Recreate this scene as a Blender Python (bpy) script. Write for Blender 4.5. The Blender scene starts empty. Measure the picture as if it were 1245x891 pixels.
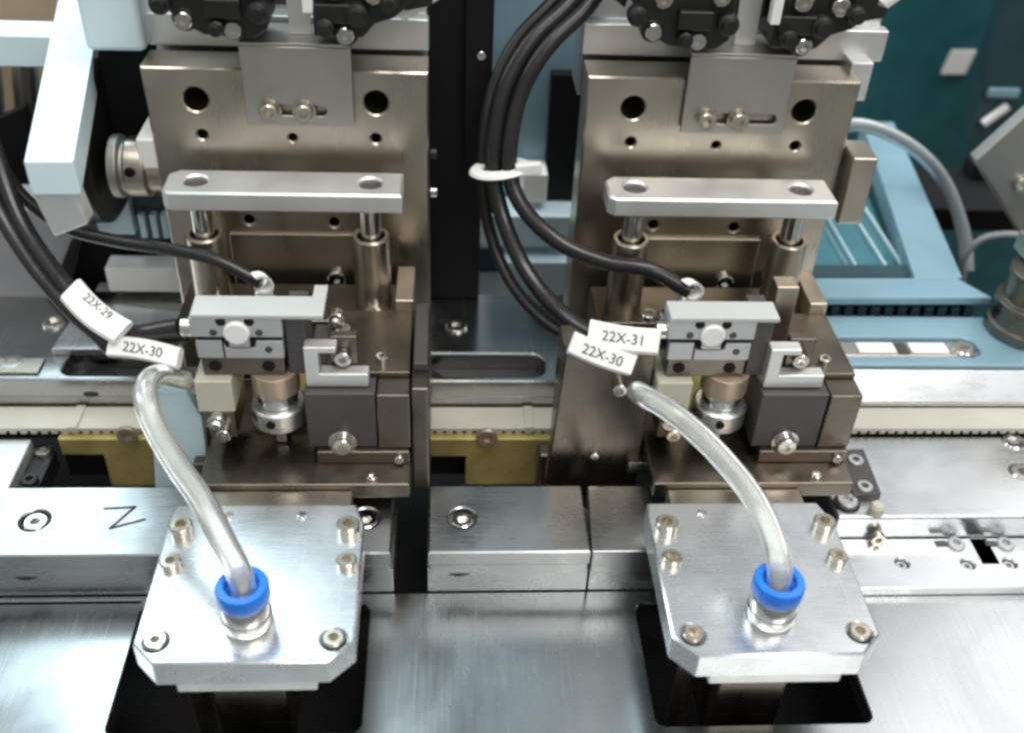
import bpy, math, random
from mathutils import Vector, Matrix
from mathutils.geometry import tessellate_polygon

random.seed(7)
sc = bpy.context.scene
col = sc.collection
S = 0.001                                   # everything below is written in millimetres

# ------------------------------------------------------------------ camera
FPX, CXP, CYP = 1261.0, 622.5, 445.5        # focal length and centre in photograph pixels
Yc = Vector((-77, 965, -FPX)).normalized()
Zc = Vector((87, 1655, FPX)).normalized()
Zc = (Zc - Yc * Yc.dot(Zc)).normalized()
Xc = Yc.cross(Zc)
RWC = Matrix((Xc, Yc, Zc)).transposed()     # world -> camera
CAM = Vector((0, 0, 265))
cam = bpy.data.cameras.new('camera')
cam.sensor_width = 36.0
cam.lens = FPX / 1245.0 * 36.0
cam.clip_start = 0.01
cam.clip_end = 50
cam.dof.use_dof = True
cam.dof.focus_distance = 0.335
cam.dof.aperture_fstop = 9.0
camo = bpy.data.objects.new('camera', cam)
col.objects.link(camo)
camo.matrix_world = Matrix.Translation(CAM * S) @ RWC.transposed().to_4x4()
sc.camera = camo

# ------------------------------------------------------------------ light
world = bpy.data.worlds.new('World')
sc.world = world
world.use_nodes = True
wn = world.node_tree
bg = wn.nodes['Background']
tc = wn.nodes.new('ShaderNodeTexCoord')
sx = wn.nodes.new('ShaderNodeSeparateXYZ')
rp = wn.nodes.new('ShaderNodeValToRGB')
mr = wn.nodes.new('ShaderNodeMapRange')
mr.inputs['From Min'].default_value = -1
wn.links.new(tc.outputs['Generated'], sx.inputs[0])
wn.links.new(sx.outputs['Z'], mr.inputs['Value'])
wn.links.new(mr.outputs[0], rp.inputs[0])
wn.links.new(rp.outputs[0], bg.inputs[0])
e = rp.color_ramp.elements                  # a workshop: dim floor, walls, pale ceiling
e[0].position = 0.0; e[0].color = (0.13, 0.11, 0.09, 1)
e[1].position = 1.0; e[1].color = (0.46, 0.50, 0.52, 1)
x = e.new(0.45); x.color = (0.15, 0.132, 0.11, 1)
x = e.new(0.60); x.color = (0.27, 0.285, 0.29, 1)
bg.inputs[1].default_value = 1.25

def area(name, loc, target, sx_, sy_, watts, color=(1, 1, 1)):
    l = bpy.data.lights.new(name, 'AREA')
    l.shape = 'RECTANGLE'
    l.size, l.size_y = sx_, sy_
    l.energy = watts
    l.color = color
    o = bpy.data.objects.new(name, l)
    col.objects.link(o)
    o.location = loc
    d = Vector(target) - Vector(loc)
    o.rotation_euler = d.to_track_quat('-Z', 'Y').to_euler()
    return o
T0 = (0.0, 0.25, 0.05)
area('ceiling_or_fill_lamp', (-0.40, 0.98, 1.08), T0, 0.26, 0.9, 5.6, (0.70, 0.91, 1.0))
area('ceiling_or_fill_lamp', (-1.10, 0.55, 1.10), T0, 0.40, 1.2, 9.0, (0.92, 0.98, 1.0))
area('ceiling_or_fill_lamp', (1.00, 0.86, 1.05), T0, 0.60, 1.3, 5.2, (1.0, 0.95, 0.95))
area('ceiling_or_fill_lamp', (0.15, 0.02, 1.45), T0, 1.4, 0.45, 15, (1.0, 0.97, 0.94))  # overhead fill, added to light the diffuse tops
area('ceiling_or_fill_lamp', (0.55, -0.75, 1.10), T0, 0.9, 0.3, 6, (1.0, 0.96, 0.92))  # front fill, added to brighten diffuse surfaces and front faces

sc.view_settings.view_transform = 'Standard'
sc.view_settings.look = 'None'
sc.view_settings.exposure = 0.0
sc.view_settings.gamma = 1.0
sc.view_settings.use_curve_mapping = False
sc.cycles.filter_width = 2.9             # the photograph is soft
sc.cycles.max_bounces = 10
sc.cycles.transmission_bounces = 10

# ------------------------------------------------------------------ helpers
def A(u, v, x=None, y=None, z=None):
    """point of the real plane x=, y= or z= seen at photograph pixel u, v"""
    d = RWC.transposed() @ Vector(((u - CXP) / FPX, (CYP - v) / FPX, -1.0))
    for i, k in enumerate((x, y, z)):
        if k is not None:
            t = (k - CAM[i]) / d[i]
    return CAM + d * t

def V(*a): return Vector(a)

class MB:
    """collects shapes (mm) that become one mesh"""
    def __init__(s): s.v, s.f = [], []
    def add(s, vs, fs):
        n = len(s.v); s.v += [Vector(p) for p in vs]; s.f += [tuple(i + n for i in f) for f in fs]; return s
    def box(s, x0, x1, y0, y1, z0, z1):
        x0, x1 = sorted((x0, x1)); y0, y1 = sorted((y0, y1)); z0, z1 = sorted((z0, z1))
        return s.add([(x0, y0, z0), (x1, y0, z0), (x1, y1, z0), (x0, y1, z0), (x0, y0, z1), (x1, y0, z1), (x1, y1, z1), (x0, y1, z1)],
                     [(3, 2, 1, 0), (4, 5, 6, 7), (0, 1, 5, 4), (1, 2, 6, 5), (2, 3, 7, 6), (3, 0, 4, 7)])
    def obox(s, c, a, b, n, la, lb, ln):
        """oriented box, centre c, unit axes a, b, n and full lengths"""
        vs = []
        for k in (-.5, .5):
            for j, i in ((-.5, -.5), (-.5, .5), (.5, .5), (.5, -.5)):
                vs.append(c + a * la * i + b * lb * j + n * ln * k)
        return s.add(vs, [(3, 2, 1, 0), (4, 5, 6, 7), (0, 1, 5, 4), (1, 2, 6, 5), (2, 3, 7, 6), (3, 0, 4, 7)])
    def prism(s, outer, k0, k1, holes=(), axis='z', ch=0):
        """polygon with holes, extruded; axis z: (x, y) polygon; axis y: (x, z); axis x: (y, z)"""
        def area_(p): return sum(p[i][0] * p[(i + 1) % len(p)][1] - p[(i + 1) % len(p)][0] * p[i][1] for i in range(len(p)))
        outer = list(outer)
        if area_(outer) < 0: outer.reverse()
        hs = []
        for h in holes:
            h = list(h)
            if area_(h) > 0: h.reverse()
            hs.append(h)
        loops = [outer] + hs
        pts = [p for l in loops for p in l]
        flat = loops
        if ch:                                                # chamfer the rim and the hole mouths
            flat = []
            for l in loops:
                q = len(l); row = []
                for i in range(q):
                    a, b, c = Vector(l[i - 1]), Vector(l[i]), Vector(l[(i + 1) % q])
                    e1, e2 = (b - a).normalized(), (c - b).normalized()
                    n1, n2 = Vector((-e1.y, e1.x)), Vector((-e2.y, e2.x))
                    w = (n1 + n2) / (1 + max(-.5, n1.dot(n2)))
                    row.append(b + w * ch)
                flat.append(row)
        ins = [p for l in flat for p in l]
        tri = tessellate_polygon([[Vector((p[0], p[1], 0)) for p in l] for l in flat])
        def m(p, k):
            return {'z': (p[0], p[1], k), 'y': (p[0], k, p[1]), 'x': (k, p[0], p[1])}[axis]
        n = len(pts)
        vs = [m(p, k0) for p in pts] + [m(p, k1) for p in pts]
        fs = []
        if ch:
            d = math.copysign(ch, k1 - k0)
            vs = [m(p, k0) for p in ins] + [m(p, k1) for p in ins] + [m(p, k0 + d) for p in pts] + [m(p, k1 - d) for p in pts]
        for t in tri:
            a2 = (ins[t[1]][0] - ins[t[0]][0]) * (ins[t[2]][1] - ins[t[0]][1]) - (ins[t[2]][0] - ins[t[0]][0]) * (ins[t[1]][1] - ins[t[0]][1])
            if abs(a2) < 1e-9: continue
            t = tuple(t) if a2 > 0 else (t[0], t[2], t[1])
            fs.append(tuple(i + n for i in t)); fs.append((t[2], t[1], t[0]))
        o = 0
        for l in loops:
            q = len(l)
            for i in range(q):
                j = (i + 1) % q
                if ch:
                    for lo, hi in ((0, 2 * n), (2 * n, 3 * n), (3 * n, n)):
                        fs.append((o + i + lo, o + j + lo, o + j + hi, o + i + hi))
                else:
                    fs.append((o + i, o + j, o + j + n, o + i + n))
            o += q
        if axis == 'y': fs = [tuple(reversed(f)) for f in fs]
        return s.add(vs, fs)
    def lathe(s, prof, c, axis='z', seg=32):
        """profile [(r, k)...] turned about an axis through c; closed with caps"""
        c = Vector(c); rings = []; vs = []; fs = []
        for r, k in prof:
            rings.append(len(vs))
            for i in range(seg):
                a = 2 * math.pi * i / seg
                p, q = r * math.cos(a), r * math.sin(a)
                vs.append(c + {'z': V(p, q, k), 'y': V(p, -k, q), 'x': V(k, p, q)}[axis])
        for a, b in zip(rings, rings[1:]):
            for i in range(seg):
                j = (i + 1) % seg
                fs.append((a + i, a + j, b + j, b + i))
        fs.append(tuple(rings[0] + i for i in reversed(range(seg))))
        fs.append(tuple(rings[-1] + i for i in range(seg)))
        return s.add(vs, fs)
    def sweep(s, path, r, seg=14, flat=1.0, up=None, cap=True, inner=None):
        """round or flattened tube along points"""
        P = [Vector(p) for p in path]; n = len(P); vs = []; fs = []
        nrm = Vector(up) if up else None
        for rr in ([r] if inner is None else [r, inner]):
            base = len(vs)
            pn = None
            for i in range(n):
                t = (P[min(i + 1, n - 1)] - P[max(i - 1, 0)]).normalized()
                if nrm is not None: q = nrm
                elif pn is None: q = V(0, 0, 1) if abs(t.z) < .9 else V(1, 0, 0)
                else: q = pn
                q = (q - t * q.dot(t)).normalized(); pn = q
                w = t.cross(q)
                for k in range(seg):
                    a = 2 * math.pi * k / seg
                    vs.append(P[i] + (w * math.cos(a) + q * math.sin(a) * flat) * (rr[i] if isinstance(rr, list) else rr))
            for i in range(n - 1):
                for k in range(seg):
                    l = (k + 1) % seg
                    f = (base + i * seg + k, base + i * seg + l, base + (i + 1) * seg + l, base + (i + 1) * seg + k)
                    fs.append(f if rr is r else tuple(reversed(f)))
        if inner is None:
            if cap:
                fs.append(tuple(reversed(range(seg)))); fs.append(tuple((n - 1) * seg + k for k in range(seg)))
        else:
            b = n * seg
            for k in range(seg):
                l = (k + 1) % seg
                fs.append((l, k, b + k, b + l))
                e0 = (n - 1) * seg
                fs.append((e0 + k, e0 + l, b + e0 + l, b + e0 + k))
        return s.add(vs, fs)
    def mesh(s, name, mat, org=Vector((0, 0, 0)), sharp=32):
        me = bpy.data.meshes.new(name)
        me.from_pydata([tuple((p - org) * S) for p in s.v], [], s.f)
        me.update()
        me.polygons.foreach_set('use_smooth', [True] * len(me.polygons))
        me.set_sharp_from_angle(angle=math.radians(sharp))
        if mat: me.materials.append(M[mat])
        return me
    def build(s, name, mat, parent=None, bevel=0.4, org=None):
        o0 = worldorg(parent) if parent else (org if org is not None else s.base())
        me = s.mesh(name, mat, o0)
        o = bpy.data.objects.new(name, me)
        col.objects.link(o)
        if parent:
            o.parent = parent
        else:
            o.location = o0 * S
        ORG[o.name] = o0
        if bevel:
            b = o.modifiers.new('edge', 'BEVEL')
            b.width = bevel * S; b.segments = 2; b.limit_method = 'ANGLE'; b.angle_limit = math.radians(40)
            b.harden_normals = True
        return o
    def base(s):
        xs = [p.x for p in s.v]; ys = [p.y for p in s.v]; zs = [p.z for p in s.v]
        return V((min(xs) + max(xs)) / 2, (min(ys) + max(ys)) / 2, min(zs))

ORG = {}
def worldorg(o): return ORG[o.name]
def empty(name, loc):
    o = bpy.data.objects.new(name, None)
    o.empty_display_size = 0.01
    col.objects.link(o); o.location = Vector(loc) * S; ORG[o.name] = Vector(loc)
    return o
def tag(o, label, cat, group=None):
    o['label'] = label; o['category'] = cat; o['kind'] = 'thing'
    if group: o['group'] = group
    return o
def structure(o):
    o['kind'] = 'structure'; return o
def circ(cx, cy, r, n=24): return [(cx + r * math.cos(2 * math.pi * i / n), cy + r * math.sin(2 * math.pi * i / n)) for i in range(n)]
def slot(x0, x1, yc, r, n=10):
    p = [(x1 - r + r * math.cos(a), yc + r * math.sin(a)) for a in [(-.5 + i / n) * math.pi for i in range(n + 1)]]
    p += [(x0 + r + r * math.cos(a), yc + r * math.sin(a)) for a in [(.5 + i / n) * math.pi for i in range(n + 1)]]
    return p
def rrect(x0, x1, y0, y1, r, n=5):
    p = []
    for cx, cy, a0 in ((x1 - r, y0 + r, -90), (x1 - r, y1 - r, 0), (x0 + r, y1 - r, 90), (x0 + r, y0 + r, 180)):
        p += [(cx + r * math.cos(math.radians(a0 + 90 * i / n)), cy + r * math.sin(math.radians(a0 + 90 * i / n))) for i in range(n + 1)]
    return p
def spline(pts, n=10):
    """Catmull-Rom through points"""
    P = [Vector(p) for p in pts]; P = [P[0] * 2 - P[1]] + P + [P[-1] * 2 - P[-2]]; out = []
    for i in range(1, len(P) - 2):
        a, b, c, d = P[i - 1:i + 3]
        for k in range(n):
            t = k / n
            out.append(.5 * ((2 * b) + (c - a) * t + (2 * a - 5 * b + 4 * c - d) * t * t + (3 * b - a - 3 * c + d) * t ** 3))
    out.append(P[-2]); return out

# ------------------------------------------------------------------ materials
M = {}
def material(name, color, metallic=0.0, rough=0.4, var=0.08, scale=(60, 60, 60), bump=0.0, cvar=0.06, **kw):
    m = bpy.data.materials.new(name); m.use_nodes = True; M[name] = m
    nt = m.node_tree; b = nt.nodes['Principled BSDF']
    b.inputs['Metallic'].default_value = metallic
    co = nt.nodes.new('ShaderNodeTexCoord'); mp = nt.nodes.new('ShaderNodeMapping')
    mp.inputs['Scale'].default_value = scale
    nt.links.new(co.outputs['Object'], mp.inputs[0])
    nz = nt.nodes.new('ShaderNodeTexNoise'); nz.inputs['Scale'].default_value = 5; nz.inputs['Detail'].default_value = 6
    nt.links.new(mp.outputs[0], nz.inputs[0])
    sm = nt.nodes.new('ShaderNodeTexNoise'); sm.inputs['Scale'].default_value = 45; sm.inputs['Detail'].default_value = 4
    nt.links.new(co.outputs['Object'], sm.inputs[0])
    r = nt.nodes.new('ShaderNodeMapRange'); r.inputs['From Min'].default_value = .3; r.inputs['From Max'].default_value = .7
    r.inputs['To Min'].default_value = max(0.03, rough - var); r.inputs['To Max'].default_value = rough + var
    mix = nt.nodes.new('ShaderNodeMath'); mix.operation = 'ADD'
    h1 = nt.nodes.new('ShaderNodeMath'); h1.operation = 'MULTIPLY'; h1.inputs[1].default_value = .5
    h2 = nt.nodes.new('ShaderNodeMath'); h2.operation = 'MULTIPLY'; h2.inputs[1].default_value = .5
    nt.links.new(nz.outputs[0], h1.inputs[0]); nt.links.new(sm.outputs[0], h2.inputs[0])
    nt.links.new(h1.outputs[0], mix.inputs[0]); nt.links.new(h2.outputs[0], mix.inputs[1])
    nt.links.new(mix.outputs[0], r.inputs['Value'])
    last = r.outputs[0]
    if metallic > .7:                                         # hair scratches in two directions and wiped smears
        for ang, sc_ in ((0.5, (700, 9, 60)), (-1.0, (900, 14, 60))):
            mp2 = nt.nodes.new('ShaderNodeMapping'); mp2.inputs['Scale'].default_value = sc_; mp2.inputs['Rotation'].default_value = (0, 0, ang)
            n2 = nt.nodes.new('ShaderNodeTexNoise'); n2.inputs['Scale'].default_value = 2.5; n2.inputs['Detail'].default_value = 1
            rr = nt.nodes.new('ShaderNodeMapRange'); rr.inputs['From Min'].default_value = .70; rr.inputs['From Max'].default_value = .76; rr.inputs['To Max'].default_value = .07
            ad = nt.nodes.new('ShaderNodeMath'); ad.operation = 'ADD'
            nt.links.new(co.outputs['Object'], mp2.inputs[0]); nt.links.new(mp2.outputs[0], n2.inputs[0]); nt.links.new(n2.outputs[0], rr.inputs['Value'])
            nt.links.new(last, ad.inputs[0]); nt.links.new(rr.outputs[0], ad.inputs[1]); last = ad.outputs[0]
        n3 = nt.nodes.new('ShaderNodeTexNoise'); n3.inputs['Scale'].default_value = 14; n3.inputs['Detail'].default_value = 3; n3.inputs['Distortion'].default_value = 1.5
        rr = nt.nodes.new('ShaderNodeMapRange'); rr.inputs['From Min'].default_value = .45; rr.inputs['From Max'].default_value = .7; rr.inputs['To Max'].default_value = .09
        ad = nt.nodes.new('ShaderNodeMath'); ad.operation = 'ADD'
        nt.links.new(co.outputs['Object'], n3.inputs[0]); nt.links.new(n3.outputs[0], rr.inputs['Value'])
        nt.links.new(last, ad.inputs[0]); nt.links.new(rr.outputs[0], ad.inputs[1]); last = ad.outputs[0]
    nt.links.new(last, b.inputs['Roughness'])
    rc = nt.nodes.new('ShaderNodeValToRGB')
    rc.color_ramp.elements[0].position = .35; rc.color_ramp.elements[1].position = .65
    rc.color_ramp.elements[0].color = [c * (1 - cvar) for c in color] + [1]
    rc.color_ramp.elements[1].color = [min(1, c * (1 + cvar)) for c in color] + [1]
    nt.links.new(sm.outputs[0], rc.inputs[0]); nt.links.new(rc.outputs[0], b.inputs['Base Color'])
    if bump:
        bp = nt.nodes.new('ShaderNodeBump'); bp.inputs['Strength'].default_value = bump; bp.inputs['Distance'].default_value = 0.0001
        nt.links.new(nz.outputs[0], bp.inputs['Height']); nt.links.new(bp.outputs[0], b.inputs['Normal'])
    for k, val in kw.items():
        b.inputs[k.replace('_', ' ')].default_value = val
    return m
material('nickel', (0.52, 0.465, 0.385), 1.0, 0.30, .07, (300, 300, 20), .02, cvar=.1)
material('nickel_dark', (0.19, 0.165, 0.135), 1.0, 0.32, .09, (300, 300, 30), .04, cvar=.2)  # nickel copy with its dark reflections put into the base colour
material('sheet_metal', (0.46, 0.44, 0.41), 1.0, 0.46, .05, (80, 80, 80), .03, cvar=.02)
material('aluminium', (0.67, 0.69, 0.70), 0.92, 0.27, .06, (20, 300, 20), .03)
material('aluminium_pale', (0.78, 0.78, 0.765), 0.8, 0.42, .06, (30, 300, 30), .05)
material('table_metal', (0.41, 0.43, 0.43), 1.0, 0.22, .05, (260, 8, 20), .012, cvar=.05)
material('bar_metal', (0.50, 0.505, 0.50), 1.0, 0.28, .07, (20, 260, 60), .04)
material('rail_metal', (0.46, 0.46, 0.455), 1.0, 0.20, .06, (20, 260, 60), .04)
material('chrome', (0.70, 0.68, 0.64), 1.0, 0.16, .05, (100, 100, 100), 0)
material('steel_screw', (0.62, 0.57, 0.48), 1.0, 0.24, .06, (200, 200, 200), 0)
material('grey_anodised', (0.52, 0.53, 0.51), 0.25, 0.48, .05, (100, 100, 100), .03, cvar=.03)
material('gripper_metal', (0.50, 0.51, 0.51), 0.55, 0.42, .06, (200, 200, 200), .04)
material('dark_anodised', (0.085, 0.078, 0.078), 0.35, 0.42, .06, (120, 120, 120), .04)
material('black_plastic', (0.010, 0.0095, 0.009), 0.0, 0.42, .08, (100, 100, 100), .05)
material('black_panel', (0.005, 0.005, 0.0055), 0.0, 0.6, .08, (60, 60, 60), .03, Specular_IOR_Level=0.25)
material('cable_black', (0.018, 0.016, 0.017), 0.0, 0.26, .10, (90, 90, 90), .12, cvar=.25)
material('white_plastic', (0.86, 0.855, 0.82), 0.0, 0.45, .05, (60, 60, 60), 0, cvar=.03)
material('white_sleeve', (0.84, 0.83, 0.79), 0.0, 0.5, .05, (60, 60, 60), 0, cvar=.03)
material('ink', (0.05, 0.05, 0.055), 0.0, 0.6, .05)
material('belt', (0.50, 0.485, 0.41), 0.0, 0.55, .05, (30, 60, 60), .03, cvar=.06)
material('brass_sheet', (0.45, 0.375, 0.14), 0.45, 0.38, .1, (40, 40, 40), .05, cvar=.3)
material('bronze', (0.46, 0.36, 0.27), 0.6, 0.36, .08, (40, 40, 300), .04)
material('cream', (0.52, 0.50, 0.40), 0.1, 0.5, .05, (60, 60, 60), .02)
material('blue_film', (0.24, 0.39, 0.46), 0.15, 0.36, .07, (40, 40, 40), .04, cvar=.06)
material('pale_film', (0.55, 0.70, 0.74), 0.1, 0.40, .06, (40, 40, 40), .03, cvar=.04)
material('white_arm', (0.66, 0.80, 0.84), 0.0, 0.45, .05, (40, 40, 40), .02, cvar=.03)
material('teal_panel', (0.012, 0.10, 0.115), 0.0, 0.5, .05, (20, 20, 20), .02, cvar=.15)
material('teal_gloss', (0.06, 0.20, 0.24), 0.2, 0.16, .05, (20, 20, 20), .02, cvar=.1)
material('teal_dark', (0.02, 0.055, 0.065), 0.0, 0.45, .05, (20, 20, 20), .02, cvar=.1)
material('grey_paint', (0.28, 0.28, 0.29), 0.0, 0.5, .06, (30, 30, 30), .02)
material('tan', (0.40, 0.31, 0.20), 0.0, 0.6, .06, (30, 30, 30), .02)
material('blue_collar', (0.012, 0.18, 0.72), 0.0, 0.36, .08, (200, 200, 200), .15, cvar=.14)
material('clear_tube', (0.92, 0.935, 0.90), 0.0, 0.16, .10, (260, 260, 260), .45, cvar=.08, Transmission_Weight=0.83, IOR=1.27)
material('shaded_tube', (0.40, 0.45, 0.46), 0.0, 0.3, .05, (60, 60, 60), 0, cvar=.05, Transmission_Weight=0.45, IOR=1.3)  # clear hose whose shade is put into a darker base colour
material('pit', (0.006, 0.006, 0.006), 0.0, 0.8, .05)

# ------------------------------------------------------------------ screws
SCREW = {}
def screw(at, r=3.0, h=3.0, parent=None, axis='z', mat='steel_screw', name='screw'):
    key = (r, h, axis, mat)
    if key not in SCREW:
        mb = MB(); seg = 24; hx = r * .52; d = min(h * .7, r * .8)
        vs = []; fs = []
        prof = [(r, 0), (r, h - r * .12), (r * .88, h)]
        for rr, k in prof:
            vs += [V(rr * math.cos(2 * math.pi * i / seg), rr * math.sin(2 * math.pi * i / seg), k) for i in range(seg)]
        for q in range(2):
            for i in range(seg):
                j = (i + 1) % seg
                fs.append((q * seg + i, q * seg + j, (q + 1) * seg + j, (q + 1) * seg + i))
        b = len(vs)
        for k in (h, h - d):
            vs += [V(hx * math.cos(math.pi / 3 * i + .2), hx * math.sin(math.pi / 3 * i + .2), k) for i in range(6)]
        for i in range(6):                                     # ring between the round rim and the hexagon
            j = (i + 1) % 6
            o = 2 * seg
            for q in range(4):
                a, c = o + (i * 4 + q) % seg, o + (i * 4 + q + 1) % seg
                fs.append((a, c, b + i))
            fs.append((o + (i * 4 + 4) % seg, b + j, b + i))
            fs.append((b + i, b + j, b + 6 + j, b + 6 + i))
        fs.append(tuple(b + 6 + i for i in range(6)))
        fs.append(tuple(reversed(range(seg))))
        if axis == 'y': vs = [V(p.x, -p.z, p.y) for p in vs]
        if axis == 'x': vs = [V(p.z, p.x, p.y) for p in vs]
        SCREW[key] = mb.add(vs, fs).mesh('screw', mat, sharp=30)
    o = bpy.data.objects.new(name, SCREW[key]); col.objects.link(o)
    if parent:
        o.parent = parent; o.location = (Vector(at) - worldorg(parent)) * S
    else:
        o.location = Vector(at) * S
    i = 'xyz'.index(axis); o.rotation_euler[i] = random.uniform(0, 6.28)
    ORG[o.name] = Vector(at)
    return o

def lettering(text, c, a, w, n, size, parent, mat='ink', name='lettering'):
    cu = bpy.data.curves.new(name, 'FONT'); cu.body = text; cu.size = size * S
    cu.align_x = 'CENTER'; cu.align_y = 'CENTER'; cu.extrude = 0.00004
    t = bpy.data.objects.new('lettering_source', cu); col.objects.link(t)
    bpy.context.view_layer.update()
    me = bpy.data.meshes.new_from_object(t.evaluated_get(bpy.context.evaluated_depsgraph_get()))
    bpy.data.objects.remove(t); bpy.data.curves.remove(cu)
    me.materials.clear(); me.materials.append(M[mat])
    o = bpy.data.objects.new(name, me); col.objects.link(o)
    m = Matrix((a, w, n)).transposed().to_4x4()
    m.translation = (Vector(c) - worldorg(parent)) * S
    o.parent = parent; o.matrix_local = m
    return o

# ================================================================== THE SETTING
LX, RX = -53.5, 92.0                         # centre lines of the two pick-up units
# machine table with two openings under the suction blocks
mb = MB().prism([(-330, -120), (380, -120), (380, 225.3), (-330, 225.3)], -7, 0,
                [rrect(-96, -24, 174.5, 221, 3), rrect(62, 127, 174.5, 220, 3), [(-329, 222.5), (-97, 222.5), (-97, 223.5), (-329, 223.5)]], ch=.4)
structure(mb.build('table', 'table_metal', bevel=0))
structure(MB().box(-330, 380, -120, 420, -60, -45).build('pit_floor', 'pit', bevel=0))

# ================================================================== FRONT BARS
def counterbore(b, x, y, z, r=4.6, rs=3.7):
    screw((x, y, z - 3.4), rs, 3.0, b, mat='chrome')
def front_bar(x0, x1, label, screws, y0=223.5, y1=253.5, seam=None, group=None):
    t = empty('clamp_bar', ((x0 + x1) / 2, y0, 0))
    holes = [circ(x, 238.5, 4.7) for x in screws]
    bar = MB().prism([(x0, y0), (x1, y0), (x1, y1), (x0, y1)], 15, 21, holes, ch=.5).build('bar', 'bar_metal', t, 0)
    MB().box(x0 + .3, x1 - .3, y0 + .2, y1 - .2, 11, 14.98).build('bar_core', 'bar_metal', t, .3)
    foot = [circ(x - 1, y0 + 1.2, 6) for x in screws]
    MB().box(x0 - .5, x1 + .5, y0 + 2.0, y1, .1, 10.8).build('spacer', 'bar_metal', t, .4)
    for x in screws:
        counterbore(bar, x, 238.5, 21)
        MB().lathe([(6, 9.6), (6, 10.95)], (x - 1, y0 + 6.2, 0), 'z', 24).build('washer', 'black_plastic', t, 0)
    return tag(t, label, 'bar', group)
b1 = front_bar(-215, -17, 'long grey steel clamp bar with a handwritten N and two countersunk screws', [-129.7, -25.5])
# the hand-drawn N, four strokes of marker
def stroke(mbx, p, q, w, z):
    p, q = V(*p, z), V(*q, z); a = (q - p).normalized(); n = V(0, 0, 1)
    mbx.obox((p + q) / 2, a, n.cross(a), n, (q - p).length + w * .6, w, .06)
nm = MB(); zN = 21.05
pts = [A(u, v, z=zN) for u, v in ((127, 618), (164, 616), (134, 642), (176, 631))]
for p, q in zip(pts, pts[1:]): stroke(nm, (p.x, p.y), (q.x, q.y), 1.0, zN)
nm.build('marker_letter', 'ink', b1, 0)
b2 = front_bar(-5.2, 46, 'short grey steel clamp bar with one countersunk screw between the two suction blocks', [5.6])
t = empty('end_bar', (60, 223.5, 0))
MB().prism([(46.5, 223.5), (69, 223.5), (69, 253.5), (48.2, 253.5)], 11, 20.8).build('bar', 'bar_metal', t, .5)
MB().box(46.8, 69, 225.5, 253, .1, 10.8).build('spacer', 'bar_metal', t, .4)
tag(t, 'grey steel end piece butted against the short clamp bar, beside the film-less suction block', 'bar')
t['label'] = 'grey steel end piece butted against the short clamp bar with one screw'

# ================================================================== CONVEYOR
# rail beam with two open pockets, left and middle
t = empty('conveyor_rail', (-40, 299, 19))
pk = [rrect(-139, -100, 301.5, 316, 5), rrect(-24, 37, 301.5, 316, 5)]
rail = MB().prism([(-230, 299), (133, 299), (133, 357), (-230, 357)], 22, 30, pk, ch=.6).build('beam', 'rail_metal', t, 0)
MB().box(-230, 133, 299.6, 356.5, 10, 21.95).build('beam_core', 'rail_metal', t, .3)
for p in ((-157, 308), (4.2, 332.9), (-150, 334)): screw((p[0], p[1], 29.6), 4.2, 1.6, t, mat='chrome')
for p0, p1 in ((-139, -100), (-24, 37)): MB().box(p0, p1, 301.5, 316, 22.0, 22.4).build('pocket_shade', 'dark_anodised', t, 0)  # dark sheets laid in so the pockets look deep and shaded
for p in (-128, -8): MB().lathe([(7.5, 22.45), (7.5, 24.2), (6.8, 24.8)], (p, 306, 0)).build('roller', 'black_plastic', t, .2)
MB().box(-167, -146, 302, 310.5, 30.02, 31).build('plate', 'nickel', t, .2)
tag(t, 'long grey conveyor rail with milled pockets running behind both units', 'rail')
# film-covered rail on the right
t = empty('film_rail', (190, 299, 19))
MB().prism([(299, 18), (299, 20.5), (306.5, 30), (340, 30), (340, 18)], 141, 330, axis='x').build('core', 'aluminium', t, .5)
sl = slot(149, 209, 318.5, 6.8)
mbx = MB().prism([(142.5, 307), (330, 307), (330, 339.5), (147, 339.5)], 30.03, 32.4, [sl], ch=.6); mbx.build('film_cover', 'blue_film', t, 0)
screw((203, 318.5, 30.04), 4.6, 2.0, t, mat='chrome')
ins = MB().box(151.5, 199, 314.2, 322.8, 30.04, 31.2).build('insert', 'chrome', t, .3)
for a_, b_ in ((160, 175), (181, 196)): MB().box(a_, b_, 315.2, 321.8, 31.22, 32).build('window', 'white_plastic', ins, .4)
MB().box(176, 180, 315, 322, 31.22, 31.8).build('divider', 'dark_anodised', ins, .2)
tag(t, 'aluminium rail with blue protective film and a long slot holding bright inserts', 'rail')
# toothed conveyor belt
t = empty('conveyor_belt', (20, 292, 15))
MB().box(-230, 330, 286.5, 298.6, 16.4, 18).build('belt_band', 'belt', t, .3)
for p in (-134, 29): MB().box(p, p + 3.4, 286.1, 298.65, 16.2, 18.7).build('belt_joint', 'belt', t, .3)
mbx = MB(); x = -230
while x < 328:
    mbx.box(x, x + 2.2, 286.7, 298, 15.2, 16.38); x += 3.6
o = mbx.build('belt_teeth', 'belt', t, 0); o['kind'] = 'stuff'
MB().box(-230, 330, 288.2, 298, 12.0, 15.15).build('belt_guide', 'black_panel', t, 0)
tag(t, 'cream white toothed conveyor belt running along the rails', 'belt')
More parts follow.
